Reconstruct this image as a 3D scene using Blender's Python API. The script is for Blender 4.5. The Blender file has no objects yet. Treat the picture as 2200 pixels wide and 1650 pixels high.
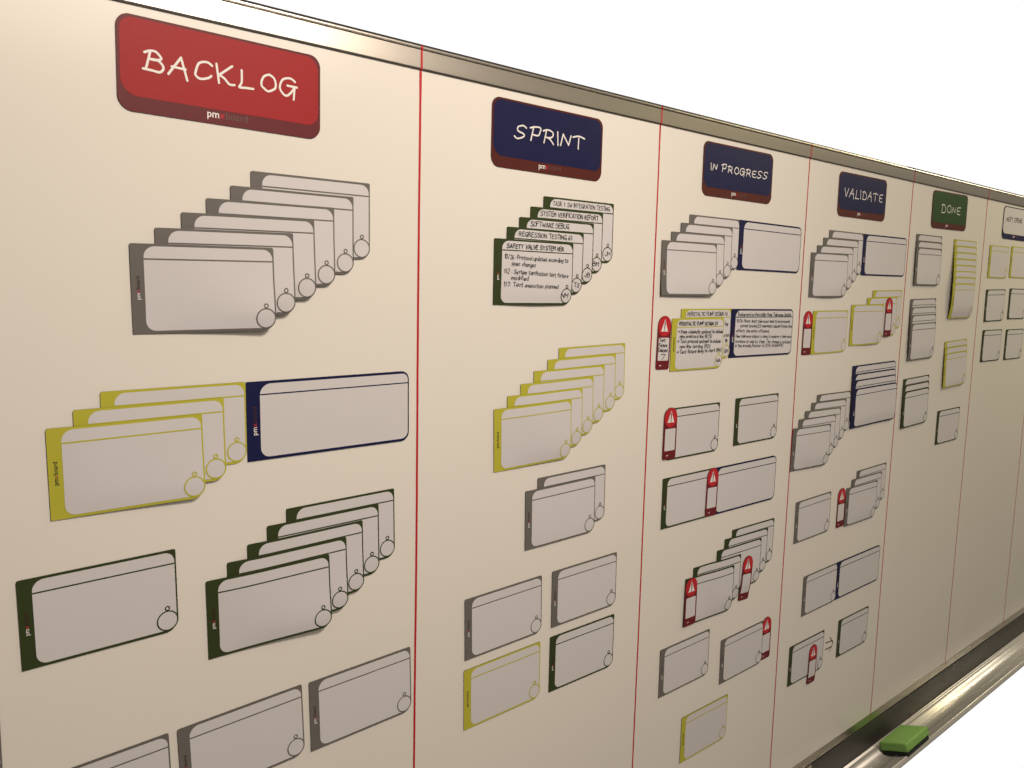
import bpy, math, random
import numpy as np
from mathutils import Vector, Matrix
from mathutils.geometry import delaunay_2d_cdt

random.seed(7)
C = bpy.context.scene.collection
SC = bpy.context.scene
U = 0.106            # one drawing unit in metres (a task card is 1.2 units = 127 mm wide)
Z0 = 2.0             # height of the board's upper edge above the floor, metres
T = 0.0095           # thickness of a magnetic card, units

def W3(x, y, z):     # units -> world metres
    return Vector((x * U, y * U, Z0 + z * U))

# ------------------------------------------------------------------ camera
FPX = 1754.405
CAM = (-4.66798, -7.04227, -2.11133)
YAW, PITCH, ROLL = math.radians(41.06517), math.radians(-6.97673), math.radians(1.31876)
fwd = Vector((math.sin(YAW) * math.cos(PITCH), math.cos(YAW) * math.cos(PITCH), math.sin(PITCH)))
rgt0 = Vector((math.cos(YAW), -math.sin(YAW), 0))
up0 = rgt0.cross(fwd)
rgt = math.cos(ROLL) * rgt0 + math.sin(ROLL) * up0
up = -math.sin(ROLL) * rgt0 + math.cos(ROLL) * up0
cd = bpy.data.cameras.new('camera')
cam = bpy.data.objects.new('camera', cd)
C.objects.link(cam)
m = Matrix((rgt, up, -fwd)).transposed().to_4x4()
m.translation = W3(*CAM)
cam.matrix_world = m
cd.sensor_width = 36.0
cd.sensor_fit = 'HORIZONTAL'
cd.lens = FPX / 2200.0 * 36.0
cd.clip_start = 0.01
cd.clip_end = 60
SC.camera = cam

# ------------------------------------------------------------------ light
w = bpy.data.worlds.new('World')
SC.world = w
w.use_nodes = True
bg = w.node_tree.nodes['Background']
bg.inputs['Color'].default_value = (1.0, 0.86, 0.72, 1)
bg.inputs['Strength'].default_value = 0.155

def lamp(name, loc, target, sx, sy, power, col):
    l = bpy.data.lights.new(name, 'AREA')
    l.shape = 'RECTANGLE'; l.size = sx; l.size_y = sy; l.energy = power; l.color = col
    o = bpy.data.objects.new(name, l); C.objects.link(o)
    o.location = loc
    d = (target - loc).normalized()
    o.rotation_euler = d.to_track_quat('-Z', 'Y').to_euler()
    return o
WARM = (1.0, 0.85, 0.72)
lamp('ceiling_lamp', W3(1.0, -10.4, 5.9), W3(0.0, 0, -4.0), 0.26, 0.26, 17.4, WARM)
streak_light = lamp('tray_streak_light', W3(42.0, -2.6, 7.5), W3(42.0, -2.6, -5.0), 3.6, 0.25, 34.0, (1.0, 0.90, 0.74))  # added unseen strip light, shaped to draw long streaks along the tray
streak_light.rotation_euler = (0, 0, 0)
lamp('ceiling_lamp', W3(24.0, -6.0, 8.0), W3(17.0, 0, -5.0), 0.4, 0.4, 12.5, (1.0, 0.87, 0.50))
lamp('ceiling_lamp', W3(5.0, -23.0, 7.8), W3(0.0, 0, -6.0), 1.5, 0.5, 9.0, WARM)
SC.view_settings.view_transform = 'Standard'
SC.view_settings.look = 'None'
SC.view_settings.exposure = 0.0
SC.view_settings.gamma = 1.0
SC.cycles.caustics_reflective = False
SC.cycles.caustics_refractive = False

# ------------------------------------------------------------------ materials
def mat(name, col, rough=0.5, metal=0.0, spec=0.5, var=0.04, scale=60.0, bump=0.0, bscale=400.0, coat=0.0, stretch=None):
    m = bpy.data.materials.new(name); m.use_nodes = True
    nt = m.node_tree; N = nt.nodes; L = nt.links
    p = N['Principled BSDF']
    p.inputs['Roughness'].default_value = rough
    p.inputs['Metallic'].default_value = metal
    p.inputs['Specular IOR Level'].default_value = spec
    p.inputs['Coat Weight'].default_value = coat
    p.inputs['Coat Roughness'].default_value = 0.12
    tc = N.new('ShaderNodeTexCoord')
    src = tc.outputs['Object']
    if stretch:
        mp = N.new('ShaderNodeMapping'); mp.inputs['Scale'].default_value = stretch
        L.new(src, mp.inputs['Vector']); src = mp.outputs['Vector']
    nz = N.new('ShaderNodeTexNoise'); nz.inputs['Scale'].default_value = scale; nz.inputs['Detail'].default_value = 4
    L.new(src, nz.inputs['Vector'])
    mx = N.new('ShaderNodeMix'); mx.data_type = 'RGBA'
    mx.inputs[6].default_value = (*[c * (1 - var) for c in col], 1)
    mx.inputs[7].default_value = (*[min(1, c * (1 + var)) for c in col], 1)
    L.new(nz.outputs['Fac'], mx.inputs[0])
    L.new(mx.outputs[2], p.inputs['Base Color'])
    mr = N.new('ShaderNodeMapRange')
    mr.inputs['To Min'].default_value = rough * 0.85; mr.inputs['To Max'].default_value = min(1, rough * 1.15)
    L.new(nz.outputs['Fac'], mr.inputs['Value']); L.new(mr.outputs['Result'], p.inputs['Roughness'])
    if bump > 0:
        n2 = N.new('ShaderNodeTexNoise'); n2.inputs['Scale'].default_value = bscale; n2.inputs['Detail'].default_value = 3
        L.new(src, n2.inputs['Vector'])
        b = N.new('ShaderNodeBump'); b.inputs['Strength'].default_value = bump; b.inputs['Distance'].default_value = 0.0005
        L.new(n2.outputs['Fac'], b.inputs['Height']); L.new(b.outputs['Normal'], p.inputs['Normal'])
    return m

M = {}
M['board'] = mat('whiteboard_enamel', (0.805, 0.782, 0.722), 0.16, spec=0.5, var=0.035, scale=3.0, bump=0.05, bscale=90)
M['alu'] = mat('satin_aluminium', (0.68, 0.64, 0.57), 0.32, metal=1.0, var=0.04, scale=30, bump=0.05, bscale=200, stretch=(0.02, 1, 1))
M['alu_bright'] = mat('polished_aluminium', (0.68, 0.665, 0.62), 0.36, metal=0.5, var=0.05, scale=40, bump=0.03, bscale=300, stretch=(0.01, 1, 1))
M['alu_darkened'] = mat('darkened_aluminium_copy', (0.50, 0.47, 0.41), 0.28, metal=1.0, var=0.03, scale=30, bump=0.0, bscale=200, stretch=(0.02, 1, 1))  # darker copy of the trim metal; colour stands in for a dimmer reflection
M['back_shade'] = mat('tray_back_shade', (0.040, 0.038, 0.034), 0.5, var=0.1, scale=40, stretch=(0.1, 1, 1))  # the rear plate's dark reflection is put into its colour
M['gasket_shade'] = mat('gasket_and_shade_black', (0.022, 0.017, 0.012), 0.6)  # black of seals, also painted where gaps lie in shade
M['magnet'] = mat('magnet_core', (0.035, 0.03, 0.024), 0.7)
M['panel'] = mat('card_white', (0.65, 0.638, 0.655), 0.42, spec=0.2, var=0.015, scale=20, bump=0.03, bscale=600)
M['gray'] = mat('print_grey', (0.15, 0.142, 0.132), 0.45, spec=0.2)
M['green'] = mat('print_green', (0.036, 0.052, 0.016), 0.45, spec=0.2)
M['yellow'] = mat('print_yellow', (0.48, 0.465, 0.050), 0.45, spec=0.2)
M['blue'] = mat('print_navy', (0.009, 0.012, 0.062), 0.45, spec=0.2)
M['ink'] = mat('marker_black', (0.012, 0.012, 0.012), 0.5)
M['logo_white'] = mat('logo_white', (0.75, 0.73, 0.70), 0.5)
M['logo_red'] = mat('logo_red', (0.42, 0.02, 0.02), 0.5)
M['logo_dark'] = mat('logo_dark', (0.05, 0.012, 0.012), 0.5)
M['sign_red'] = mat('sign_red', (0.34, 0.018, 0.021), 0.5, spec=0.2, var=0.03, scale=300)
M['sign_maroon'] = mat('sign_maroon', (0.13, 0.02, 0.025), 0.45, spec=0.2)
M['sign_blue'] = mat('sign_blue', (0.0085, 0.010, 0.058), 0.45, spec=0.2)
M['sign_brown'] = mat('sign_brown', (0.085, 0.016, 0.012), 0.45, spec=0.2)
M['sign_green'] = mat('sign_green', (0.022, 0.068, 0.014), 0.45, spec=0.2)
M['chalk'] = mat('sign_lettering', (0.80, 0.78, 0.75), 0.5)
M['logo_faint'] = mat('logo_faint', (0.10, 0.035, 0.035), 0.5)  # faint dark red print of the logo's last word
M['tag_red'] = mat('tag_red', (0.50, 0.024, 0.034), 0.4, spec=0.2)
M['tag_maroon'] = mat('tag_maroon', (0.16, 0.014, 0.020), 0.4, spec=0.2)
M['tape'] = mat('red_tape', (0.50, 0.012, 0.02), 0.4)
M['foam'] = mat('eraser_foam', (0.21, 0.41, 0.10), 0.85, var=0.12, scale=120, bump=0.5, bscale=350)
M['felt'] = mat('eraser_felt', (0.012, 0.014, 0.012), 0.95)
bw = bpy.data.materials.new('white_background'); bw.use_nodes = True
_n = bw.node_tree.nodes; _n.clear()
_e = _n.new('ShaderNodeEmission'); _e.inputs['Strength'].default_value = 1.0; _e.inputs['Color'].default_value = (1, 1, 1, 1)
_o = _n.new('ShaderNodeOutputMaterial'); bw.node_tree.links.new(_e.outputs[0], _o.inputs[0])

# ------------------------------------------------------------------ helpers
def mesh_obj(name, verts, faces, mats, parent=None, smooth=False, mi=None, smooth_list=None):
    me = bpy.data.meshes.new(name)
    me.from_pydata([tuple(v) for v in verts], [], faces)
    for mm in (mats if isinstance(mats, (list, tuple)) else [mats]):
        me.materials.append(mm)
    if mi: me.polygons.foreach_set('material_index', mi)
    if smooth_list: me.polygons.foreach_set('use_smooth', smooth_list)
    elif smooth: me.polygons.foreach_set('use_smooth', [True] * len(faces))
    me.update()
    o = bpy.data.objects.new(name, me); C.objects.link(o)
    if parent: o.parent = parent
    return o

def copy_obj(o, parent=None):
    c = o.copy(); C.objects.link(c); c.parent = parent
    return c

def tag(o, label, cat, group=None):
    o['label'] = label; o['category'] = cat
    if group: o['group'] = group

def empty(name, loc):
    o = bpy.data.objects.new(name, None); C.objects.link(o); o.location = loc; o.empty_display_size = 0.02
    return o

def rrect(x0, x1, z0, z1, r, seg=7):
    """outline (counter-clockwise, x right z up); r = radii (TL,TR,BR,BL)"""
    out = []
    for cx, cz, rr, a0 in ((x1, z1, r[1], 0), (x0, z1, r[0], 90), (x0, z0, r[3], 180), (x1, z0, r[2], 270)):
        sx = 1 if cx == x1 else -1; sz = 1 if cz == z1 else -1
        ox, oz = cx - sx * rr, cz - sz * rr
        for k in range(seg + 1):
            a = math.radians(a0 + 90.0 * k / seg)
            out.append((ox + rr * math.cos(a), oz + rr * math.sin(a)))
    return out

def circle(cx, cz, r, n=28):
    return [(cx + r * math.cos(2 * math.pi * k / n), cz + r * math.sin(2 * math.pi * k / n)) for k in range(n)]

def fill(outline, step=None):
    """triangulate a convex outline, with inner grid points so that it can bend"""
    if step is None:
        return list(outline), [tuple(range(len(outline)))]
    pts = [Vector(p) for p in outline]; n = len(pts)
    xs = [p[0] for p in outline]; zs = [p[1] for p in outline]
    def inside(x, z, mgn=0.012):
        for i in range(n):
            a, b = pts[i], pts[(i + 1) % n]
            e = b - a; l = e.length
            if l < 1e-9: continue
            if (e.x * (z - a.y) - e.y * (x - a.x)) / l < mgn: return False
        return True
    nx = int((max(xs) - min(xs)) / step); nz = int((max(zs) - min(zs)) / step)
    ex = []
    for i in range(n):      # split the long straight edges
        a, b = pts[i], pts[(i + 1) % n]
        k = int((b - a).length / step)
        ex.append(a)
        for j in range(1, k + 1): ex.append(a.lerp(b, j / (k + 1)))
    ring = ex[:]
    allp = ring[:]
    for i in range(1, nx + 1):
        for j in range(1, nz + 1):
            x = min(xs) + (max(xs) - min(xs)) * i / (nx + 1); z = min(zs) + (max(zs) - min(zs)) * j / (nz + 1)
            if inside(x, z): allp.append(Vector((x, z)))
    ne = len(ring)
    v, e, f, *_ = delaunay_2d_cdt(allp, [(i, (i + 1) % ne) for i in range(ne)], [], 0, 1e-6)
    return [(p.x, p.y) for p in v], [tuple(t) for t in f]

def in_poly(P, poly):
    """P (n,2) inside a convex counter-clockwise outline"""
    ok = np.ones(len(P), bool)
    for (ax, az), (bx, bz) in zip(poly, poly[1:] + poly[:1]):
        if abs(ax - bx) + abs(az - bz) < 1e-9: continue
        ok &= (bx - ax) * (P[:, 1] - az) - (bz - az) * (P[:, 0] - ax) >= -1e-9
    return ok

def dense(poly, step):
    out = []
    for a, b in zip(poly, poly[1:] + poly[:1]):
        d = math.hypot(b[0] - a[0], b[1] - a[1])
        if d < 1e-6: continue
        k = int(d / step)
        out += [(a[0] + (b[0] - a[0]) * j / (k + 1), a[1] + (b[1] - a[1]) * j / (k + 1)) for j in range(k + 1)]
    return out

def carve(outline, shapes, step):
    """one triangulation of the whole card in which every printed shape has its own edges"""
    pts = []; edges = []
    for poly in [outline] + shapes:
        d = dense(poly, step); n0 = len(pts)
        pts += d; edges += [(n0 + i, n0 + (i + 1) % len(d)) for i in range(len(d))]
    xs = [p[0] for p in outline]; zs = [p[1] for p in outline]
    gx, gz = np.meshgrid(np.arange(min(xs) + step * .5, max(xs), step), np.arange(min(zs) + step * .5, max(zs), step))
    g = np.stack([gx.ravel(), gz.ravel()], 1); g = g[in_poly(g, outline)]
    pa = np.array(pts)
    d = np.sqrt(((g[:, None, :] - pa[None]) ** 2).sum(-1)).min(1)
    pts += [tuple(q) for q in g[d > step * .4]]
    v, e, f, *_ = delaunay_2d_cdt([Vector(p) for p in pts], edges, [], 0, 1e-5)
    v = [(p.x, p.y) for p in v]
    cen = np.array([[sum(v[k][0] for k in t) / 3, sum(v[k][1] for k in t) / 3] for t in f])
    keep = in_poly(cen, outline)
    return v, [tuple(t) for t, q in zip(f, keep) if q], cen[keep]

def subset(v, f, mask):
    idx = {}; F = []
    for t, q in zip(f, mask):
        if q: F.append(tuple(idx.setdefault(k, len(idx)) for k in t))
    return [v[k] for k in idx], F

def rect(x0, x1, z0, z1): return [(x0, z0), (x1, z0), (x1, z1), (x0, z1)]

def ring_mesh(cx, cz, ro, ri, n=28):
    a = circle(cx, cz, ro, n); b = circle(cx, cz, ri, n)
    f = [(i, (i + 1) % n, n + (i + 1) % n, n + i) for i in range(n)]
    return a + b, f

# ------------------------------------------------------------------ stroke lettering (own single-line letters)
GL = {
'A':"02 39 62;14 54",'B':"09 02;~09 39 57 36 06;~06 46 64 42 02",'C':"~68 49 18 05 13 42 63",'D':"09 02;~09 39 66 53 22 02",
'E':"59 09 02 52;06 46",'F':"59 09 02;06 46",'G':"~68 49 18 05 13 43 65;35 65 61",'H':"09 02;69 62;06 66",'I':"09 02",'J':"~59 54 32 13 04",
'K':"09 02;59 05;16 62",'L':"09 02 52",'M':"02 09 35 69 62",'N':"02 09 62 69",'O':"~39 18 06 04 13 32 53 64 66 58 39",'P':"09 02;~09 39 57 35 05",
'Q':"~39 17 14 32 54 57 39;43 62",'R':"09 02;~09 39 57 36 06;26 62",'S':"~68 49 18 26 55 63 42 22 03",'T':"09 69;39 32",'U':"~09 04 22 42 64 69",
'V':"09 32 69",'W':"09 22 46 62 89",'X':"09 62;69 02",'Y':"09 36 69;36 32",'Z':"09 69 02 62",
'a':"~46 26 04 13 22 43;46 42",'b':"09 02;~05 26 45 44 32 02",'c':"~45 26 04 13 22 43",'d':"~46 26 04 13 22 43;49 42",'e':"~04 44 46 26 05 03 22 43",
'f':"~48 39 27 22;06 46",'g':"~46 26 04 13 23 44;~46 41 20 01",'h':"09 02;~04 26 46 42",'i':"06 02;08 08",'j':"~26 21 00;28 28",'k':"09 02;46 04;14 42",
'l':"09 02",'m':"06 02;~04 26 35 32;~34 56 65 62",'n':"06 02;~04 26 46 42",'o':"~36 16 04 13 32 43 45 36",'p':"06 00;~05 26 45 33 03",'q':"~46 26 04 23 44;46 40",
'r':"06 02;~04 26 45",'s':"~46 26 15 34 33 02",'t':"28 22 42;06 46",'u':"~06 03 22 43;46 42",'v':"06 22 46",'w':"06 12 35 52 66",'x':"06 42;46 02",
'y':"06 23;46 10",'z':"06 46 02 42",
'0':"~29 18 06 04 13 22 33 44 46 38 29",'1':"17 29 22",'2':"~08 29 48 46 02;02 42",'3':"~08 39 47 26;~26 45 43 22 03",'4':"39 04 54;38 32",'5':"49 09 06;~06 36 44 22 03",
'6':"~39 16 03 22 43 35 05",'7':"09 49 22",'8':"~26 08 29 48 26 04 22 44 26",'9':"~46 26 07 29 48 42",
':':"16 16;13 13",'.':"02 02",',':"03 01",'/':"01 49",'(':"~29 17 14 21",')':"~09 17 14 01",'-':"05 35",'>':"05 65;47 65 43",
}
SG = {   # the looser capitals of the column signs
'B':"29 12;~08 29 49 67 46 26;~26 56 74 62 32 02",'A':"02 49 71;15 65",'C':"~78 59 28 15 13 32 63 74",'K':"09 12;69 15;~15 34 52 72",'L':"~19 14 02 32 62",
'O':"~49 28 16 14 23 42 63 74 76 68 49",'G':"~68 49 18 05 13 32 54 66;36 76;66 61",'S':"~78 59 28 26 55 64 53 22 03",'P':"29 12;~08 39 69 67 55 25",'R':"29 12;~08 39 68 66 45 25;~35 54 72",
'I':"09 12",'N':"02 18 53 68",'T':"~08 49 88;48 42",'D':"29 12;~08 39 67 74 52 12",'V':"09 32 69",'E':"~68 38 17 13 32 62;15 55",'X':"09 62;69 02",
}
def glyph(ch, sign=False):
    out = []; wmax = 0
    for s in (SG if sign and ch in SG else GL)[ch].split(';'):
        sm = s[0] == '~'
        p = [(int(q[0]), int(q[1]) - 2) for q in s.lstrip('~').split()]
        wmax = max(wmax, max(a for a, b in p))
        if sm and len(p) > 2:
            q = []
            for i in range(len(p) - 1):
                p0 = p[max(i - 1, 0)]; p1 = p[i]; p2 = p[i + 1]; p3 = p[min(i + 2, len(p) - 1)]
                for k in range(4):
                    t = k / 4
                    q.append(tuple(0.5 * (2 * p1[d] + (p2[d] - p0[d]) * t + (2 * p0[d] - 5 * p1[d] + 4 * p2[d] - p3[d]) * t * t + (3 * p1[d] - p0[d] - 3 * p2[d] + p3[d]) * t ** 3) for d in (0, 1)))
            q.append(p[-1]); p = q
        out.append(p)
    return out, wmax

def strokes(text, x0, x1, zb0, zb1, h, rnd, slant=0.0, jit=1.0, sign=False):
    """polylines of a hand-written line: spans x0..x1, baseline zb0->zb1, capital height h"""
    lay = []; x = 0.0
    for ch in text:
        if ch == ' ': x += 4.2; continue
        g, wd = glyph(ch, sign); lay.append((g, x, wd)); x += wd + 1.9 + rnd.uniform(-.3, .3) * jit
    tot = x - 1.9; sx = (x1 - x0) / tot; sz = h / 7.0; out = []
    for g, gx, wd in lay:
        dy = rnd.uniform(-.35, .35) * jit; ro = rnd.uniform(-.05, .05) * jit; sc = 1 + rnd.uniform(-.07, .07) * jit
        for p in g:
            q = []
            for a, b in p:
                a2 = (a - wd / 2) * sc; b2 = b * sc
                a3 = a2 * math.cos(ro) - b2 * math.sin(ro) + wd / 2; b3 = a2 * math.sin(ro) + b2 * math.cos(ro) + dy
                xx = x0 + (gx + a3 + slant * b3) * sx
                q.append((xx, zb0 + (zb1 - zb0) * (xx - x0) / (x1 - x0) + b3 * sz))
            out.append(q)
    return out

def ribbons(lines, wd):
    """strokes as flat ribbons with round ends; every stroke ramps up a few micrometres so that crossings never coincide"""
    V = []; F = []; r = wd / 2; e = 0
    segs = []
    for p in lines:
        q = [p[0]]
        for i in range(1, len(p)):
            q.append(p[i])
            if i < len(p) - 1:
                ax, az = p[i][0] - p[i - 1][0], p[i][1] - p[i - 1][1]; bx, bz = p[i + 1][0] - p[i][0], p[i + 1][1] - p[i][1]
                la, lb = math.hypot(ax, az), math.hypot(bx, bz)
                if la > 1e-7 and lb > 1e-7 and (ax * bx + az * bz) / la / lb < .55:
                    segs.append(q); q = [p[i]]
        segs.append(q)
    for p in segs:
        p = [a for i, a in enumerate(p) if i == 0 or math.hypot(a[0] - p[i - 1][0], a[1] - p[i - 1][1]) > 1e-6]
        e = (e + 1) % 14; base = e * 6e-5
        if len(p) == 1:
            n0 = len(V); V += [(p[0][0] + r * 1.2 * math.cos(k * math.pi / 4), p[0][1] + r * 1.2 * math.sin(k * math.pi / 4), base) for k in range(8)]
            F.append(tuple(range(n0, n0 + 8))); continue
        n0 = len(V); m = len(p)
        for i, a in enumerate(p):
            b0 = p[max(i - 1, 0)]; b1 = p[min(i + 1, m - 1)]
            dx, dz = b1[0] - b0[0], b1[1] - b0[1]; l = math.hypot(dx, dz) or 1e-6
            nx, nz = -dz / l * r, dx / l * r; h = base + 4e-5 * i / m
            V += [(a[0] - nx, a[1] - nz, h), (a[0] + nx, a[1] + nz, h)]
            if i: F.append((n0 + 2 * i - 2, n0 + 2 * i, n0 + 2 * i + 1, n0 + 2 * i - 1))
        for end in (0, 1):
            a = p[-1] if end else p[0]; b = p[-2] if end else p[1]
            ang = math.atan2(a[1] - b[1], a[0] - b[0]); k0 = len(V); h = base + (4e-5 * (m - 1) / m if end else 0)
            V += [(a[0] + r * math.cos(ang - math.pi / 2 + k * math.pi / 5), a[1] + r * math.sin(ang - math.pi / 2 + k * math.pi / 5), h) for k in range(6)]
            F.append(tuple(range(k0, k0 + 6)))
    return V, F

def font_mesh(text, bold):
    cu = bpy.data.curves.new('t', 'FONT'); cu.body = text; cu.offset = bold; cu.resolution_u = 3; cu.size = 1.0
    o = bpy.data.objects.new('t', cu); C.objects.link(o)
    bpy.context.view_layer.update()
    me = bpy.data.meshes.new_from_object(o)
    v = [(p.co.x, p.co.y) for p in me.vertices]; f = [tuple(p.vertices) for p in me.polygons]
    bpy.data.objects.remove(o); bpy.data.curves.remove(cu); bpy.data.meshes.remove(me)
    return v, f
LOGO = []
_x = 0.0
for _i, (_t, _b) in enumerate((('pm', 0.014), ('x', 0.010), ('board', 0.008))):
    _v, _f = font_mesh(_t, _b)
    _w = max(a for a, b in _v)
    LOGO.append(([(a + _x, b) for a, b in _v], _f)); _x += _w + 0.05
LOGO_W = _x - 0.05
def logo(x0, z0, length, rot):
    """2D logo; rot: reads upwards. returns verts, faces, material index"""
    s = length / LOGO_W; V = []; F = []; MI = []
    for i, (v, f) in enumerate(LOGO):
        n0 = len(V)
        V += [(x0 - b * s, z0 + a * s) if rot else (x0 + a * s, z0 + b * s) for a, b in v]
        F += [tuple(n0 + k for k in q) for q in f]; MI += [i] * len(f)
    return V, F, MI
TAB = """
A6 -1.621 -1.179 0.0030
A5 -1.806 -1.322 0.0015
A4 -2.018 -1.447 0.0086
A3 -2.229 -1.580 0.0149
A2 -2.446 -1.719 0.0161
A1 -2.645 -1.854 0.0125
B3 -2.902 -3.044 0.0070
B2 -3.104 -3.175 0.0122
B1 -3.301 -3.305 0.0132
Bb -1.695 -3.040 0.0075
C0 -3.551 -4.472 0.0171
D5 -1.324 -4.270 0.0189
D4 -1.517 -4.402 0.0207
D3 -1.709 -4.544 0.0240
D2 -1.900 -4.675 0.0202
D1 -2.096 -4.806 0.0163
E3 -1.106 -6.073 0.0294
E2 -2.380 -6.110 0.0391
F5 1.889 -1.095 0.0049
F4 1.689 -1.227 0.0061
F3 1.522 -1.356 0.0007
F2 1.342 -1.475 -0.0071
F1 1.161 -1.612 0.0001
G6 2.206 -2.864 0.0213
G5 2.024 -3.000 0.0244
G4 1.806 -3.125 0.0182
G3 1.601 -3.267 0.0244
G2 1.402 -3.394 0.0239
G1 1.204 -3.530 0.0273
H2 1.915 -4.430 0.0156
H1 1.720 -4.563 0.0197
I1 0.831 -5.694 0.0224
I2 2.207 -5.664 0.0117
I3 0.836 -6.545 0.0177
I4 2.204 -6.519 0.0024
J4 4.638 -1.104 0.0046
J3 4.452 -1.228 0.0029
J2 4.253 -1.359 0.0071
J1 4.062 -1.482 0.0037
Jb 5.825 -1.096 -0.0041
K2 4.551 -2.399 0.0001
K1 4.357 -2.530 -0.0011
Kb 5.738 -2.402 -0.0062
L2 5.992 -3.763 0.0011
M1 4.320 -4.777 0.0000
N5 6.104 -5.846 -0.0094
N4 5.912 -5.960 -0.0180
N3 5.723 -6.102 -0.0119
N2 5.143 -6.253 -0.0135
N1 4.956 -6.387 -0.0163
O1 4.442 -7.341 0.0075
O2 5.965 -7.618 0.0173
P1 5.043 -8.590 -0.0033
Q4 8.463 -1.086 0.0047
Q3 8.281 -1.222 0.0082
Q2 8.095 -1.357 0.0161
Q1 7.915 -1.482 0.0094
Qb 9.660 -1.083 0.0075
R1 8.107 -2.441 0.0053
U3 10.183 -2.077 0.0179
U2 9.985 -2.211 0.0181
U1 9.411 -2.339 0.0097
W5 8.429 -3.881 -0.0058
W4 8.259 -4.007 -0.0117
W3 8.063 -4.135 -0.0177
W2 7.877 -4.259 -0.0072
W1 7.707 -4.398 -0.0185
V4 9.617 -3.442 0.0170
V3 9.619 -3.595 0.0170
V2 9.626 -3.709 0.0170
V1 9.641 -3.865 0.0170
X0 7.965 -5.705 0.0143
Y3 10.096 -5.444 0.0132
Y2 9.914 -5.584 0.0040
Y1 9.731 -5.721 -0.0034
Z1 8.397 -7.122 0.0109
Zb 9.578 -7.107 0.0042
AA 8.081 -8.334 0.0003
AB 9.815 -8.300 -0.0037
BA3 11.816 -0.961 0.0094
BA2 11.823 -1.093 0.0094
BA1 11.813 -1.220 0.0094
BB8 13.643 -0.968 0.0084
BB7 13.668 -1.101 0.0084
BB6 13.660 -1.237 0.0084
BB5 13.656 -1.371 0.0084
BB4 13.650 -1.500 0.0084
BB3 13.638 -1.623 0.0084
BB2 13.629 -1.758 0.0084
BB1 13.612 -1.896 0.0084
CA 15.649 -0.990 0.0086
CB 17.007 -0.952 0.0000
DA4 11.780 -2.228 0.0218
DA3 11.787 -2.390 0.0218
DA2 11.796 -2.545 0.0218
DA1 11.802 -2.714 0.0218
DB3 11.759 -3.810 0.0270
DB2 11.757 -3.944 0.0270
DB1 11.750 -4.072 0.0270
DC3 13.608 -3.118 0.0281
DC2 13.618 -3.252 0.0281
DC1 13.621 -3.379 0.0281
DD 13.553 -4.602 0.0026
EA 15.666 -1.990 0.0167
EB 17.150 -1.943 0.0000
EC 15.688 -2.912 -0.0003
ED 17.164 -2.925 0.0000
L1 4.384 -3.787 0.0015
Mb 5.503 -4.782 -0.0040
E1 -3.652 -6.150 0.0330
E0 -4.905 -5.330 0.0000
"""
POS = {r.split()[0]: tuple(float(q) for q in r.split()[1:]) for r in TAB.strip().split('\n')}

# ------------------------------------------------------------------ backdrop and whiteboard
def box_verts(x0, x1, y0, y1, z0, z1):
    v = [W3(x, y, z) for x in (x0, x1) for y in (y0, y1) for z in (z0, z1)]
    f = [(0, 1, 3, 2), (4, 6, 7, 5), (0, 4, 5, 1), (2, 3, 7, 6), (0, 2, 6, 4), (1, 5, 7, 3)]
    return v, f
bk = mesh_obj('backdrop', [W3(-40, 6, -60), W3(110, 6, -60), W3(110, 6, 45), W3(-40, 6, 45)], [(0, 1, 2, 3)], bw)
bk['kind'] = 'structure'

XL, XR = -8.0, 27.0
board = empty('whiteboard', W3(0, T, -11.0))
tag(board, 'long white enamel magnetic board in a satin aluminium frame with pen tray', 'whiteboard')
def child(name, verts, faces, mats, parent, **k):
    o = mesh_obj(name, verts, faces, mats, parent, **k)
    o.matrix_parent_inverse = Matrix.Identity(4)
    # vertices are in world metres: move them into the parent's frame
    off = W3(0, T, -11.0)
    o.data.transform(Matrix.Translation(-off))
    return o
v, f = box_verts(XL + .1, XR - .1, T, T + .1, -10.76, .02)
surface = child('writing_surface', v, f, M['board'], board)

def extrude(name, prof, xa, xb, m, parent, smooth=False, segs=1, closed=True):
    n = len(prof); V = []; F = []
    for i in range(segs + 1):
        x = xa + (xb - xa) * i / segs
        V += [W3(x, y, z) for y, z in prof]
    for i in range(segs):
        for j in range(n if closed else n - 1):
            a = i * n + j; b = i * n + (j + 1) % n
            F.append((a, b, b + n, a + n))
    if closed:
        F.append(tuple(range(n))[::-1]); F.append(tuple(segs * n + k for k in range(n)))
    return child(name, V, F, m, parent, smooth=smooth)
# upper frame: broad face, groove, rounded outer bead
YF = -.009
extrude('trim_gasket', [(T - .002, -.0065), (YF + .004, -.0065), (YF + .004, .0068), (T - .002, .0068)], XL, XR, M['gasket_shade'], board)
extrude('top_trim', [(T - .002, .007), (YF + .003, .007), (YF, .010), (YF, .180), (YF + .003, .183), (.13, .183), (.13, .03), (T - .002, .03)], XL, XR, M['alu'], board)
extrude('groove', [(YF + .006, .1831), (.12, .1831), (.12, .1909), (YF + .006, .1909)], XL + .01, XR - .01, M['gasket_shade'], board)
extrude('top_bead', [(YF + .004, .191), (YF - .004, .194), (YF - .006, .203), (YF - .005, .213), (YF, .222), (YF + .012, .228), (.03, .231), (.13, .231), (.13, .191)], XL, XR, M['alu'], board)
extrude('rear_outline', [(YF + .002, .2312), (.14, .2312), (.14, .2365), (YF + .002, .2365)], XL, XR, M['gasket_shade'], board)  # black strip added as a dark outline above the bead
extrude('rear_shade_strip', [(YF + .0025, .2367), (.13, .2367), (.13, .2480), (YF + .0025, .2480)], 11.2, XR - .05, M['gasket_shade'], board)  # black strip standing in for the shadow gap behind the frame
YB = T - .004
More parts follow.
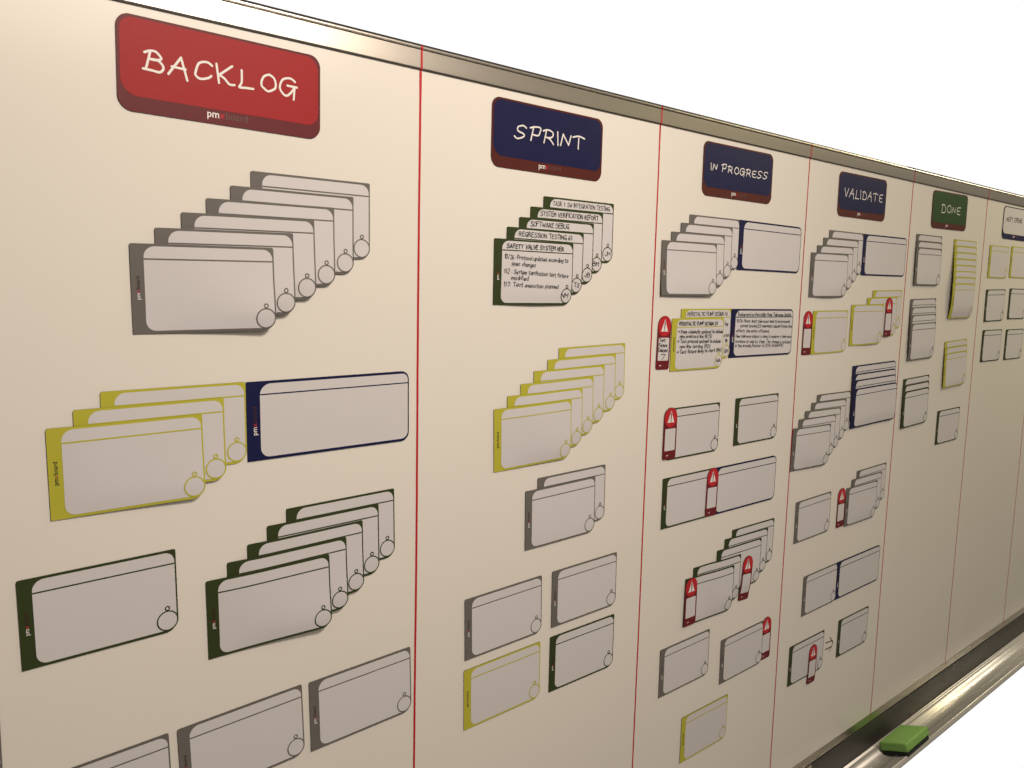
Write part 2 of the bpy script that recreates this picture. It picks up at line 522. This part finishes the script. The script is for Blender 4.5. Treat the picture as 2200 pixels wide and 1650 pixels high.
extrude('bottom_trim', [(T - .0005, -10.745), (YB, -10.745), (YB, -10.918), (.13, -10.918), (.13, -10.765), (T - .0005, -10.765)], XL, XR, M['alu_darkened'], board)
extrude('gap_shade_strip', [(YB + .001, -10.9185), (.12, -10.9185), (.12, -10.9495), (YB + .001, -10.9495)], XL + .01, XR - .01, M['gasket_shade'], board)  # black strip standing in for shade under the bottom trim
extrude('rear_flange', [(YF + .001, -10.950), (.12, -10.950), (.12, -11.75), (YF + .001, -11.75)], XL, 9.15, M['alu'], board)
# pen tray
prof = [(YF - .001, -11.500), (YF - .010, -11.493), (-.032, -11.496), (-.044, -11.506), (-.054, -11.520), (-.072, -11.526), (-.098, -11.520), (-.130, -11.522), (-.165, -11.536), (-.200, -11.556), (-.235, -11.572),
        (-.285, -11.580), (-.36, -11.572), (-.43, -11.550), (-.485, -11.525), (-.492, -11.514), (-.56, -11.484), (-.63, -11.444), (-.69, -11.404), (-.708, -11.391), (-.722, -11.385), (-.733, -11.390), (-.768, -11.440), (-.770, -11.455), (-.755, -11.50), (-.70, -11.56),
        (-.55, -11.63), (-.35, -11.67), (YF - .001, -11.68)]
tray = extrude('pen_tray', prof, 9.18, XR - .1, M['alu_bright'], board, smooth=False)
for i, p in enumerate(tray.data.polygons):
    p.use_smooth = len(p.vertices) == 4 and (0 <= i <= 3 or 4 <= i <= 13 or 15 <= i <= 20)
back = extrude('tray_back', [(YF + .0005, -10.950), (.12, -10.950), (.12, -11.75), (YF + .0005, -11.75)], 9.16, XR - .1, M['back_shade'], board)
back.parent = tray
arrow = [[(9.376, -8.623), (9.50, -8.630), (9.632, -8.640)], [(9.375, -8.752), (9.50, -8.752), (9.612, -8.757)], [(9.525, -8.551), (9.59, -8.612), (9.659, -8.688), (9.62, -8.745), (9.536, -8.822)]]
vv, ff = ribbons(arrow, .021)
child('marker_arrow', [W3(x, T - .0012 - e, z) for x, z, e in vv], ff, M['ink'], board)

# ------------------------------------------------------------------ red column tapes
LX = [0.16374, 3.93597, 7.69169, 11.50497, 15.27664, 19.07053]
COLN = ['BACKLOG', 'SPRINT', 'IN PROGRESS', 'VALIDATE', 'DONE', 'NEXT']
TAPEL = ['red tape line between the BACKLOG and SPRINT columns', 'red tape line between the SPRINT and IN PROGRESS columns', 'red tape line between the IN PROGRESS and VALIDATE columns',
         'red tape line between the VALIDATE and DONE columns', 'red tape line right of the DONE column', 'thin far red tape line at the right edge, past the pale sign']
rt = random.Random(3)
for lx, lab in zip(LX, TAPEL):
    path = [(YF - .002, .226), (YF - .0085, .213), (YF - .0085, .200), (YF - .005, .188), (YF - .0016, .178), (YF - .0016, .10), (YF - .0016, .012), (YF - .0012, -.002), (T - .0032, -.0085)]
    zz = np.linspace(-.05, -10.70, 40)
    path += [(T - .0018, z) for z in zz] + [(T - .0026, -10.742), (YB - .0016, -10.7445), (YB - .0016, -10.80), (YB - .0016, -10.917)]
    V = []; F = []; ph = rt.uniform(0, 6)
    for i, (y, z) in enumerate(path):
        wob = .003 * math.sin(z * 1.3 + ph) + rt.uniform(-.0008, .0008)
        hw = .0125 if z > -.009 else .013
        if -.25 < z < -.009: hw = .0155
        if z < -10.744: hw = .007
        V += [W3(lx + wob - hw, y, z), W3(lx + wob + hw, y, z)]
        if i: F.append((2 * i - 2, 2 * i, 2 * i + 1, 2 * i - 1))
    o = mesh_obj('column_tape', V, F, M['tape'])
    tag(o, lab, 'tape', 'red column tapes')

# ------------------------------------------------------------------ how the magnets rest on each other
G = 0.03; GX0, GZ0 = -6.0, -11.0
HF = np.zeros((int(26 / G), int(13 / G)))          # height of what already lies on the board
def shift_max(a, r):
    o = a.copy()
    for dx in range(-r, r + 1):
        for dz in range(-r, r + 1):
            if dx * dx + dz * dz > r * r: continue
            o = np.maximum(o, np.roll(np.roll(a, dx, 0), dz, 1))
    return o
def blur(a, r):
    for ax in (0, 1):
        s = np.zeros_like(a)
        for d in range(-r, r + 1): s += np.roll(a, d, ax)
        a = s / (2 * r + 1)
    return a
class Rest:
    """resting height of one magnet of size w,h with upper left corner x,z, turned by th"""
    def __init__(s, x, z, th, w, h, curl=None, thick=T):
        pad = .5
        i0 = int((x - pad - GX0) / G); i1 = int((x + w + pad - GX0) / G); j0 = int((z - h - pad - GZ0) / G); j1 = int((z + pad - GZ0) / G)
        s.i0, s.j0 = i0, j0
        sub = HF[i0:i1, j0:j1]
        xs = GX0 + np.arange(i0, i1) * G; zs = GZ0 + np.arange(j0, j1) * G
        X, Z = np.meshgrid(xs, zs, indexing='ij')
        lx = (X - x) * math.cos(th) + (Z - z) * math.sin(th); lz = -(X - x) * math.sin(th) + (Z - z) * math.cos(th)
        inside = (lx > -.005) & (lx < w + .005) & (lz < .005) & (lz > -h - .005)
        core = (lx > .045) & (lx < w - .045) & (lz < -.045) & (lz > -h + .045)
        base = np.where(inside, sub, 0.0)
        if (core & (sub > 1e-6)).sum() < 6: base = base * 0
        s.flat = base.max() < 1e-6 and curl is None
        r = 3
        hgt = blur(shift_max(base, r + 1), r)
        hgt = np.maximum(hgt, base)
        hgt = np.maximum(blur(hgt, 1), base * 1.0)
        if curl is not None: hgt = hgt + curl(lx, lz)
        s.h = hgt; s.x, s.z, s.c, s.sn = x, z, math.cos(th), math.sin(th)
        HF[i0:i1, j0:j1] = np.where(inside, hgt + thick, sub)
    def __call__(s, lx, lz):
        if s.flat: return 0.0
        X = s.x + lx * s.c - lz * s.sn; Z = s.z + lx * s.sn + lz * s.c
        a = (X - GX0) / G - s.i0; b = (Z - GZ0) / G - s.j0
        i = int(a); j = int(b); fa = a - i; fb = b - j; h = s.h
        i = max(0, min(i, h.shape[0] - 2)); j = max(0, min(j, h.shape[1] - 2))
        return float(h[i, j] * (1 - fa) * (1 - fb) + h[i + 1, j] * fa * (1 - fb) + h[i, j + 1] * (1 - fa) * fb + h[i + 1, j + 1] * fa * fb)

def magnet_body(name, outline, rest, m_top, parent=None, tri=None):
    """printed face in m_top, dark magnet core on the sides and the back"""
    step = None if rest.flat else .045
    v2, f2 = tri if tri else fill(outline, step)
    n = len(v2); V = []; F = []; MI = []; SM = []
    for x, z in v2: V.append((x * U, -rest(x, z) * U, z * U))
    F += [tuple(t) for t in f2]; MI += [0] * len(f2); SM += [True] * len(f2)
    # boundary edges
    cnt = {}
    for t in f2:
        for a, b in zip(t, t[1:] + t[:1]): cnt[(a, b)] = 1
    be = [(a, b) for (a, b) in cnt if (b, a) not in cnt]
    top = {}; bot = {}
    for a, b in be:
        for k in (a, b):
            if k not in top:
                x, z = v2[k]; h = rest(x, z)
                top[k] = len(V); V.append((x * U, -h * U, z * U)); bot[k] = len(V); V.append((x * U, (T * .92 - h) * U, z * U))
        F.append((top[b], top[a], bot[a], bot[b])); MI.append(1); SM.append(False)
    off = len(V)
    for x, z in v2: V.append((x * U, (T * .92 - rest(x, z)) * U, z * U))
    for t in f2: F.append(tuple(off + k for k in t[::-1])); MI.append(1); SM.append(True)
    # face winding: outline is counter-clockwise seen from -y
    return mesh_obj(name, V, F, [m_top, M['magnet']], parent, mi=MI, smooth_list=SM)

def layer(name, v2, f2, rest, lift, mats, parent, mi=None):
    V = [(q[0] * U, -(rest(q[0], q[1]) + lift * (1 if rest.flat else 1.7) + (q[2] if len(q) > 2 else 0)) * U, q[1] * U) for q in v2]
    return mesh_obj(name, V, f2, mats, parent, mi=mi, smooth=True)

def strip(x0, x1, z, hw, step):
    n = 1 if step is None else max(1, int((x1 - x0) / step)); V = []; F = []
    for i in range(n + 1):
        x = x0 + (x1 - x0) * i / n; V += [(x, z - hw), (x, z + hw)]
        if i: F.append((2 * i - 2, 2 * i, 2 * i + 1, 2 * i - 1))
    return V, F

def merge(*parts):
    V = []; F = []
    for v, f in parts:
        n = len(V); V += v; F += [tuple(n + k for k in q) for q in f]
    return V, F

H_T, H_B = .7336, .7300
PROTO = {}
def place(o, x, z, th):
    o.location = W3(x, 0, z); o.rotation_euler = (0, -th, 0)

def task_card(kind, x, z, th, label, group, curl=None, writing=None):
    rest = Rest(x, z, th, 1.2, H_T, curl)
    if rest.flat and kind in PROTO:
        p = PROTO[kind]; o = copy_obj(p)
        for ch in p.children_recursive: copy_obj(ch, o)
    else:
        mc = M[kind]
        out = rrect(0, 1.2, -H_T, 0, (.018, .016, .115, .006))
        pan = rrect(.103, 1.186, -.711, -.0205, (.088, .082, .06, .08)); lin = rect(.104, 1.185, -.1307, -.1183)
        c1, c2, c3, c4 = circle(1.1075, -.6255, .0915), circle(1.1075, -.6255, .0800), circle(1.110, -.5145, .0225, 16), circle(1.110, -.5145, .0120, 16)
        if rest.flat:
            o = magnet_body('task_card', out, rest, mc)
            layer('writing_panel', *fill(pan), rest, .0011, M['panel'], o)
            layer('header_line', *fill(lin), rest, .0019, mc, o)
            layer('name_disc', *fill(c2), rest, .0021, M['panel'], o)
            layer('name_ring', *merge(ring_mesh(1.1075, -.6255, .0915, .0800), ring_mesh(1.110, -.5145, .0225, .0120, 16)), rest, .0029, mc, o)
        else:
            v2, f2, cen = carve(out, [pan, lin, c1, c2, c3, c4], .05)
            o = magnet_body('task_card', out, rest, mc, tri=(v2, f2))
            layer('writing_panel', *subset(v2, f2, in_poly(cen, pan)), rest, .0007, M['panel'], o)
            layer('header_line', *subset(v2, f2, in_poly(cen, lin)), rest, .0012, mc, o)
            layer('name_disc', *subset(v2, f2, in_poly(cen, c2)), rest, .0013, M['panel'], o)
            layer('name_ring', *subset(v2, f2, (in_poly(cen, c1) & ~in_poly(cen, c2)) | (in_poly(cen, c3) & ~in_poly(cen, c4))), rest, .0019, mc, o)
        v, f, mi = logo(.066, -.456, .190, True)
        lm = [M['ink'], M['logo_red'], M['ink']] if kind == 'yellow' else [M['logo_white'], M['logo_red'], M['logo_dark']]
        layer('printed_logo', v, f, rest, .0012, lm, o, mi)
        if rest.flat: PROTO[kind] = o
    place(o, x, z, th)
    tag(o, label, 'card', group)
    if writing: write(o, rest, writing)
    return o

def wide_card(x, z, th, label, group, curl=None, writing=None):
    rest = Rest(x, z, th, 1.743, H_B, curl)
    if rest.flat and 'wide' in PROTO:
        p = PROTO['wide']; o = copy_obj(p)
        for ch in p.children_recursive: copy_obj(ch, o)
    else:
        out = rrect(0, 1.743, -H_B, 0, (.006, .088, .092, .006)); pan = rrect(.127, 1.7285, -.704, -.025, (.105, .066, .075, .085)); lin = rect(.128, 1.728, -.129, -.117)
        if rest.flat:
            o = magnet_body('wide_card', out, rest, M['blue'])
            layer('writing_panel', *fill(pan), rest, .0011, M['panel'], o)
            layer('header_line', *fill(lin), rest, .0019, M['blue'], o)
        else:
            v2, f2, cen = carve(out, [pan, lin], .05)
            o = magnet_body('wide_card', out, rest, M['blue'], tri=(v2, f2))
            layer('writing_panel', *subset(v2, f2, in_poly(cen, pan)), rest, .0007, M['panel'], o)
            layer('header_line', *subset(v2, f2, in_poly(cen, lin)), rest, .0012, M['blue'], o)
        v, f, mi = logo(.092, -.495, .262, True)
        layer('printed_logo', v, f, rest, .0012, [M['logo_white'], M['logo_red'], M['logo_dark']], o, mi)
        if rest.flat: PROTO['wide'] = o
    place(o, x, z, th)
    tag(o, label, 'card', group)
    if writing: write(o, rest, writing)
    return o

def write(o, rest, lines):
    rnd = random.Random(len(lines) * 17 + int(o.location.x * 100))
    P = []
    for text, x0, x1, zb0, zb1, h, wd in lines:
        P.append(ribbons(strokes(text, x0, x1, zb0, zb1, h, rnd, slant=.06, jit=1.25), wd))
    v, f = merge(*P)
    h = layer('handwriting', v, f, rest, .0036, M['ink'], o)
    h['kind'] = 'stuff'

# ------------------------------------------------------------------ cards, stack by stack (rear to front)
NUM = ['', 'one', 'two', 'three', 'four', 'five', 'six', 'seven', 'eight']
def rank(k, n):            # k = 1 is the front
    if k == 1: return 'frontmost'
    if k == n: return 'rearmost'
    return ['', '', 'second', 'third', 'fourth', 'fifth', 'sixth', 'seventh'][k] + ' from front'
GREY = {'gray': 'grey', 'green': 'green', 'yellow': 'yellow-green', 'blue': 'navy'}
def stack(prefix, n, kind, where, group, wide=False, curls=None, writing=None, labels=None):
    for k in range(n, 0, -1):
        x, z, th = POS[prefix + str(k)]
        lab = labels[k] if labels else f'{"wide " if wide else ""}{GREY[kind]}-edged blank card, {rank(k, n)} of the {NUM[n]} {where}'
        cu = curls.get(k) if curls else None
        if wide: wide_card(x, z, th, lab, group, cu)
        else: task_card(kind, x, z, th, lab, group, cu, writing.get(k) if writing else None)
def single(idn, kind, label, **k):
    x, z, th = POS[idn]
    if kind == 'blue': return wide_card(x, z, th, label, 'wide navy-edged cards', **k)
    return task_card(kind, x, z, th, label, f'single {GREY[kind]}-edged cards', **k)
def lift_br(a):            # the lower right corner stands off the board
    return lambda lx, lz: a * np.clip((lx - .25) / 1.0, 0, 1) ** 1.5 * np.clip((-lz - .25) / .5, 0, 1) ** 1.6
def lift_bottom(a):
    return lambda lx, lz: a * np.clip((-lz - .2) / .55, 0, 1) ** 1.5
def wave(a):
    return lambda lx, lz: a * np.clip((-lz - .35) / .4, 0, 1) * np.maximum(0, np.sin(np.clip(lx / 1.2, 0, 1) * math.pi * 1.0)) ** 2

# BACKLOG
stack('A', 6, 'gray', 'fanned below the red BACKLOG sign', 'grey cards fanned below the BACKLOG sign', curls={1: lift_br(.055), 2: lift_br(.035), 3: lift_br(.024), 4: lift_br(.014), 5: lift_br(.006)})
stack('B', 3, 'yellow', 'fanned in the BACKLOG column', 'yellow-green cards fanned in the BACKLOG column', curls={1: lift_br(.032), 2: lift_br(.018)})
single('Bb', 'blue', 'wide navy-edged blank card right of the yellow-green fan in the BACKLOG column')
single('C0', 'green', 'single green-edged blank card at the left of the BACKLOG column')
stack('D', 5, 'green', 'fanned low in the BACKLOG column', 'green cards fanned in the BACKLOG column', curls={1: lift_br(.05), 2: lift_br(.03), 3: lift_br(.016)})
single('E0', 'gray', 'grey-edged card showing only a sliver at the lower left picture edge')
single('E1', 'gray', 'grey-edged blank card cut off by the picture bottom, lower left')
single('E2', 'gray', 'middle grey-edged blank card of the bottom row in the BACKLOG column')
single('E3', 'gray', 'grey-edged blank card touching the first red tape at the bottom left')
# SPRINT
HW, BW = .0060, .0058
fw = {
 5: [('TASK 1: SW INTEGRATION TESTING', .145, 1.122, -.0945, -.0945, .050, .0066), ('JM', 1.055, 1.155, -.645, -.645, .05, .0075)],
 4: [('SYSTEM VERIFICATION REPORT', .145, 1.108, -.0930, -.0930, .052, .0066), ('BM', 1.040, 1.145, -.645, -.645, .05, .0075)],
 3: [('SOFTWARE DEBUG', .155, .768, -.0920, -.0920, .052, .0066), ('JB', 1.060, 1.150, -.645, -.645, .05, .0075)],
 2: [('REGRESSION TESTING 63', .157, .990, -.0935, -.0935, .050, .0066), ('TS', 1.065, 1.150, -.645, -.645, .05, .0075)],
 1: [('SAFETY VALVE SYSTEM VER', .163, 1.033, -.0985, -.0975, .046, .0080),
     ('10/26: Protocol updated according to', .134, 1.112, -.2172, -.2330, .050, BW), ('spec changes', .233, .592, -.291, -.300, .050, BW),
     ('11:2 : System Verification test fixture', .133, 1.120, -.376, -.410, .050, BW), ('modified', .238, .483, -.447, -.458, .050, BW),
     ('11:7: Test execution planned', .130, .960, -.523, -.544, .050, BW), ('NM', 1.020, 1.130, -.640, -.643, .045, .0078)]}
fl = {5: 'rearmost green-edged card in SPRINT fan, headed TASK 1: SW INTEGRATION TESTING', 4: 'green-edged card in SPRINT fan, headed SYSTEM VERIFICATION REPORT', 3: 'green-edged card in SPRINT fan, headed SOFTWARE DEBUG',
      2: 'green-edged card in SPRINT fan, headed REGRESSION TESTING 63', 1: 'front green-edged card of SPRINT fan, full of notes, headed SAFETY VALVE SYSTEM VER'}
stack('F', 5, 'green', '', 'written green cards fanned in the SPRINT column', writing=fw, labels=fl, curls={1: wave(.012)})
stack('G', 6, 'yellow', 'fanned in the SPRINT column', 'yellow-green cards fanned in the SPRINT column', curls={1: lift_br(.008)})
stack('H', 2, 'gray', 'overlapping in the SPRINT column', 'pair of grey cards in the SPRINT column')
single('I1', 'gray', 'upper left grey-edged card of the four laid in a block, SPRINT column')
single('I2', 'gray', 'upper right grey-edged card of the four laid in a block, SPRINT column')
single('I3', 'yellow', 'yellow-green-edged blank card at the lower left of the SPRINT column')
single('I4', 'green', 'green-edged blank card at the lower right of the SPRINT column')
# IN PROGRESS
stack('J', 4, 'gray', 'fanned below the IN PROGRESS sign', 'grey cards fanned below the IN PROGRESS sign', curls={1: lift_bottom(.03), 2: lift_br(.018), 3: lift_br(.008)})
single('Jb', 'blue', 'wide navy-edged blank card below the IN PROGRESS sign')
kw = {2: [('PERISTALTIC PUMP DESIGN 1.0', .141, 1.095, -.1000, -.1010, .052, .0080), ('Dwg', 1.045, 1.120, -.245, -.245, .050, .0072), ('e test', 1.035, 1.170, -.411, -.411, .050, .0072), ('the', 1.075, 1.125, -.486, -.486, .050, .0072), ('GM', 1.055, 1.155, -.65, -.65, .05, .009)],
      1: [('PERISTALTIC PUMP DESIGN 2.0', .146, 1.038, -.0950, -.1010, .045, .0082),
          ('> Pump schematic updated to include', .121, 1.180, -.208, -.222, .050, .0072), ('new pressure line (R/S)', .167, .905, -.270, -.287, .050, .0072),
          ('> Test protocol updated to include', .120, 1.129, -.338, -.360, .050, .0072), ('new line testing (RD)', .182, .881, -.410, -.430, .050, .0072),
          ('> Test fixture desig to start (NA)', .120, 1.161, -.488, -.490, .050, .0072), ('NA', 1.050, 1.154, -.645, -.645, .045, .009)]}
kl = {2: 'rear yellow-green card headed PERISTALTIC PUMP DESIGN 1.0, beside a wide navy card', 1: 'front yellow-green card of handwritten notes headed PERISTALTIC PUMP DESIGN 2.0'}
stack('K', 2, 'yellow', '', 'written yellow-green cards', writing=kw, labels=kl, curls={1: lift_br(.006)})
single('Kb', 'blue', 'wide navy-edged card of handwritten notes headed Background on Peristaltic Pump', writing=[
    ('Background on Peristaltic Pump Tolerance Update', .183, 1.666, -.104, -.112, .050, .0080),
    ('10/24: Motor shaft tolerances need to be increased,', .157, 1.648, -.199, -.217, .048, .0072), ('current drawing (2.1) components induced friction that', .260, 1.720, -.272, -.296, .048, .0072),
    ('affects the motor efficiency.', .161, 1.068, -.346, -.365, .048, .0072), ('New tolerance analysis is done, it requires a tolerance', .156, 1.708, -.427, -.460, .048, .0072),
    ('increase on axle by .01mm. This change is updated', .155, 1.703, -.502, -.550, .048, .0072), ('in the drawing Revision 7b (P/N: 4402449R)', .156, 1.489, -.570, -.602, .048, .0072)])
single('L1', 'green', 'green-edged blank card with a warning tag over its left band, IN PROGRESS')
single('L2', 'green', 'green-edged blank card without tag, right side of the IN PROGRESS column')
single('M1', 'green', 'green-edged blank card joined to a wide navy card by a warning tag')
single('Mb', 'blue', 'wide navy-edged blank card joined to a green card by a warning tag')
stack('N', 5, 'green', 'fanned in the IN PROGRESS column', 'green cards fanned in the IN PROGRESS column', curls={1: lift_br(.01), 2: lift_br(.006)})
single('O1', 'gray', 'grey-edged blank card at the lower left of the IN PROGRESS column')
single('O2', 'gray', 'grey-edged blank card with a warning tag at its right end, IN PROGRESS')
single('P1', 'yellow', 'lone yellow-green-edged blank card at the bottom of the IN PROGRESS column')
# VALIDATE
stack('Q', 4, 'gray', 'fanned below the VALIDATE sign', 'grey cards fanned below the VALIDATE sign', curls={1: wave(.02), 2: lift_br(.008)})
single('Qb', 'blue', 'wide navy-edged blank card below the VALIDATE sign')
single('R1', 'yellow', 'single yellow-green-edged card right of a warning tag, VALIDATE column')
stack('U', 3, 'yellow', 'fanned in the VALIDATE column', 'yellow-green cards fanned in the VALIDATE column', curls={1: wave(.012)})
stack('W', 5, 'gray', 'fanned beside the navy stack in VALIDATE', 'grey cards fanned in the VALIDATE column', curls={1: lift_br(.01)})
stack('V', 4, 'blue', 'stacked in VALIDATE', 'wide navy cards stacked in the VALIDATE column', wide=True, curls={1: lambda lx, lz: .018 * np.clip((lx - 1.1) / .6, 0, 1) ** 2 + .008 * np.clip((-lz - .3) / .4, 0, 1)})
single('X0', 'gray', 'single grey-edged card at the left of the VALIDATE column')
stack('Y', 3, 'gray', 'fanned right of a tag, VALIDATE column', 'small grey fan in the VALIDATE column')
single('Z1', 'gray', 'grey-edged blank card butted against a wide navy card, low in VALIDATE')
single('Zb', 'blue', 'wide navy-edged blank card butted against a grey card, low in VALIDATE')
single('AA', 'green', 'green-edged card with a tag across it, left of the drawn arrow')
single('AB', 'green', 'green-edged blank card right of the drawn arrow')
# DONE
stack('BA', 3, 'gray', 'stacked directly below the DONE sign', 'upper grey stack in the DONE column', curls={1: lift_bottom(.012)})
stack('BB', 8, 'yellow', 'stacked in the DONE column', 'tall yellow-green stack in the DONE column', curls={1: lambda lx, lz: .004 * np.clip((-lz - .3) / .4, 0, 1)})
stack('DA', 4, 'gray', 'stacked halfway down the DONE column', 'lower grey stack in the DONE column', curls={1: lift_bottom(.012)})
stack('DB', 3, 'green', 'stacked in the DONE column', 'green stack in the DONE column', curls={1: lift_bottom(.008)})
stack('DC', 3, 'yellow', 'stacked low in the DONE column', 'short yellow-green stack in the DONE column', curls={1: lift_bottom(.015)})
single('DD', 'green', 'single green-edged card at the bottom of the DONE column')
# NEXT
single('CA', 'yellow', 'left yellow-green-edged card below the pale sign at the right')
single('CB', 'yellow', 'right yellow-green-edged card below the pale sign, cut by picture edge')
single('EA', 'green', 'upper left green-edged card of four in the rightmost column')
single('EB', 'green', 'upper right green-edged card of four in the rightmost column')
single('EC', 'green', 'lower left green-edged card of four in the rightmost column')
single('ED', 'green', 'lower right green-edged card of four in the rightmost column')

# ------------------------------------------------------------------ warning tags
def warning_tag(cx, cz, th, label, writing=None):
    w_, h_ = .283, .733
    x = cx - w_ / 2 * math.cos(th); z = cz - w_ / 2 * math.sin(th)
    rest = Rest(x, z, th, w_, h_)
    out = rrect(0, w_, -h_, 0, (.1410, .1410, .035, .035), 10); disc = circle(.1415, -.1430, .1365, 36)
    tri = [(.067, -.213), (.216, -.213), (.1415, -.043)]; note = rrect(.030, .255, -.612, -.298, (.018, .018, .018, .018), 3)
    v2, f2, cen = carve(out, [disc, tri, note], .05)
    o = magnet_body('warning_tag', out, rest, M['tag_maroon'], tri=(v2, f2))
    layer('red_disc', *subset(v2, f2, in_poly(cen, disc)), rest, .0008, M['tag_red'], o)
    layer('triangle', *subset(v2, f2, in_poly(cen, tri)), rest, .0014, M['chalk'], o)
    layer('note_field', *subset(v2, f2, in_poly(cen, note)), rest, .0008, M['panel'], o)
    v, f = merge(([(.1305, -.098), (.1415, -.060), (.1525, -.098), (.1480, -.180), (.135, -.180)], [(0, 4, 3, 2, 1)]), (circle(.1415, -.196, .0100, 10), [tuple(range(10))]))
    layer('exclamation_mark', v, f, rest, .0028, M['tag_maroon'], o)
    v, f, mi = logo(.072, -.686, .145, False)
    layer('printed_logo', v, f, rest, .0011, [M['chalk'], M['logo_red'], M['logo_faint']], o, mi)
    place(o, x, z, th)
    tag(o, label, 'tag', 'red warning tags')
    if writing: write(o, rest, writing)
warning_tag(4.207, -2.493, -.0271, 'red warning tag with a handwritten note beginning Test, left of written yellow cards', [
    ('Test', .045, .165, -.350, -.350, .045, .0085), ('Fixture', .040, .215, -.420, -.422, .045, .0085), ('Delayed', .036, .222, -.488, -.494, .045, .0078), ('7', .075, .165, -.598, -.594, .075, .0085)])
warning_tag(4.421, -3.770, -.0052, 'blank red warning tag over the left band of a green card, IN PROGRESS')
warning_tag(5.496, -4.771, -.0173, 'blank red warning tag over the seam of a green and a navy card')
warning_tag(5.088, -6.385, .0020, 'blank red warning tag on the front card of the green fan')
warning_tag(6.559, -6.345, -.0679, 'tilted blank red warning tag hanging in the middle of the green fan')
warning_tag(7.275, -7.565, .0102, 'blank red warning tag at the right end of a grey card')
warning_tag(7.964, -2.442, -.0095, 'blank red warning tag left of the single yellow-green card in VALIDATE')
warning_tag(10.842, -2.203, .0016, 'blank red warning tag on the yellow-green fan in VALIDATE')
warning_tag(9.572, -5.692, -.0030, 'blank red warning tag left of the small grey fan in VALIDATE')
warning_tag(8.906, -8.510, -.0203, 'blank red warning tag across a green card left of the drawn arrow')

# ------------------------------------------------------------------ column signs
def column_sign(x, z, th, base, face, text, x0, x1, zb0, zb1, h, wd, ink, label, logo_mats):
    rest = Rest(x, z, th, 1.746, .740)
    o = magnet_body('column_sign', rrect(0, 1.746, -.740, 0, (.105, .105, .115, .115), 9), rest, base)
    v, f = fill(rrect(.024, 1.722, -.620, -.021, (.100, .115, .105, .135), 9))
    layer('sign_face', v, f, rest, .0012, face, o)
    rnd = random.Random(len(text))
    v, f = ribbons(strokes(text, x0, x1, zb0, zb1, h, rnd, slant=.06, jit=.9, sign=True), wd)
    layer('lettering', v, f, rest, .0024, ink, o)
    v, f, mi = logo(.700, -.688, .357, False)
    layer('printed_logo', v, f, rest, .0012, logo_mats, o, mi)
    place(o, x, z, th)
    tag(o, label, 'sign', 'column signs')
ML = [M['chalk'], M['tag_red'], M['logo_faint']]
column_sign(-2.690, -.080, -.008, M['sign_maroon'], M['sign_red'], 'BACKLOG', .195, 1.500, -.400, -.395, .150, .0190, M['chalk'], 'large red sign lettered BACKLOG at the upper left', ML)
column_sign(1.095, -.100, -.003, M['sign_brown'], M['sign_blue'], 'SPRINT', .320, 1.430, -.402, -.400, .150, .0175, M['chalk'], 'dark blue sign lettered SPRINT', ML)
column_sign(4.880, -.082, .004, M['sign_brown'], M['sign_blue'], 'IN PROGRESS', .168, 1.605, -.380, -.384, .100, .0135, M['chalk'], 'dark blue sign lettered IN PROGRESS', ML)
column_sign(8.668, -.096, .006, M['sign_brown'], M['sign_blue'], 'VALIDATE', .190, 1.590, -.405, -.400, .140, .0150, M['chalk'], 'dark blue sign lettered VALIDATE', ML)
column_sign(12.420, -.067, .017, M['sign_brown'], M['sign_green'], 'DONE', .425, 1.365, -.408, -.408, .155, .0160, M['chalk'], 'dark green sign lettered DONE', ML)
column_sign(16.300, -.069, .004, M['blue'], M['panel'], 'NEXT SPRING', .190, 1.215, -.340, -.336, .108, .0150, M['ink'], 'pale sign with navy border lettered NEXT SPRING at the right edge', ML)

# ------------------------------------------------------------------ eraser on the tray
def rounded_block(sx, sy, sz, r, seed, rough):
    import bmesh
    bm = bmesh.new(); bmesh.ops.create_cube(bm, size=1.0)
    for v in bm.verts: v.co = Vector((v.co.x * sx, v.co.y * sy, v.co.z * sz))
    bmesh.ops.bevel(bm, geom=bm.edges[:], offset=r, segments=3, affect='EDGES', profile=.5)
    bmesh.ops.subdivide_edges(bm, edges=[e for e in bm.edges if e.calc_length() > .05], cuts=9, use_grid_fill=True)
    from mathutils import noise
    for v in bm.verts:
        n = noise.noise_vector(v.co * 9 + Vector((seed, 0, 0)))
        n2 = noise.noise_vector(v.co * 30 + Vector((seed, 5, 0)))
        v.co += n * rough + n2 * rough * .35
    return bm
er = empty('board_eraser', W3(12.14, -.51, -11.474))
tag(er, 'green foam board eraser with black felt resting on the tray', 'eraser')
TILT = math.radians(20.3)
def eraser_part(name, sx, sy, sz, zoff, r, seed, rough, m):
    bm = rounded_block(sx, sy, sz, r, seed, rough)
    me = bpy.data.meshes.new(name)
    for v in bm.verts: v.co = Vector((v.co.x, v.co.y, v.co.z + zoff)) * U
    bm.to_mesh(me); bm.free(); me.materials.append(m)
    me.polygons.foreach_set('use_smooth', [True] * len(me.polygons))
    o = bpy.data.objects.new(name, me); C.objects.link(o); o.parent = er
    return o
# local frame: x along the tray, y towards the board, z out of the felt; felt underside at z = 0
eraser_part('felt_pad', 1.02, .53, .085, .0425, .012, 3, .003, M['felt'])
eraser_part('foam_body', 1.07, .58, .175, .085 + .0875, .03, 1, .006, M['foam'])
er.rotation_euler = (-TILT, 0, math.radians(1.0))
er.location = W3(12.14, -.51, -11.474)
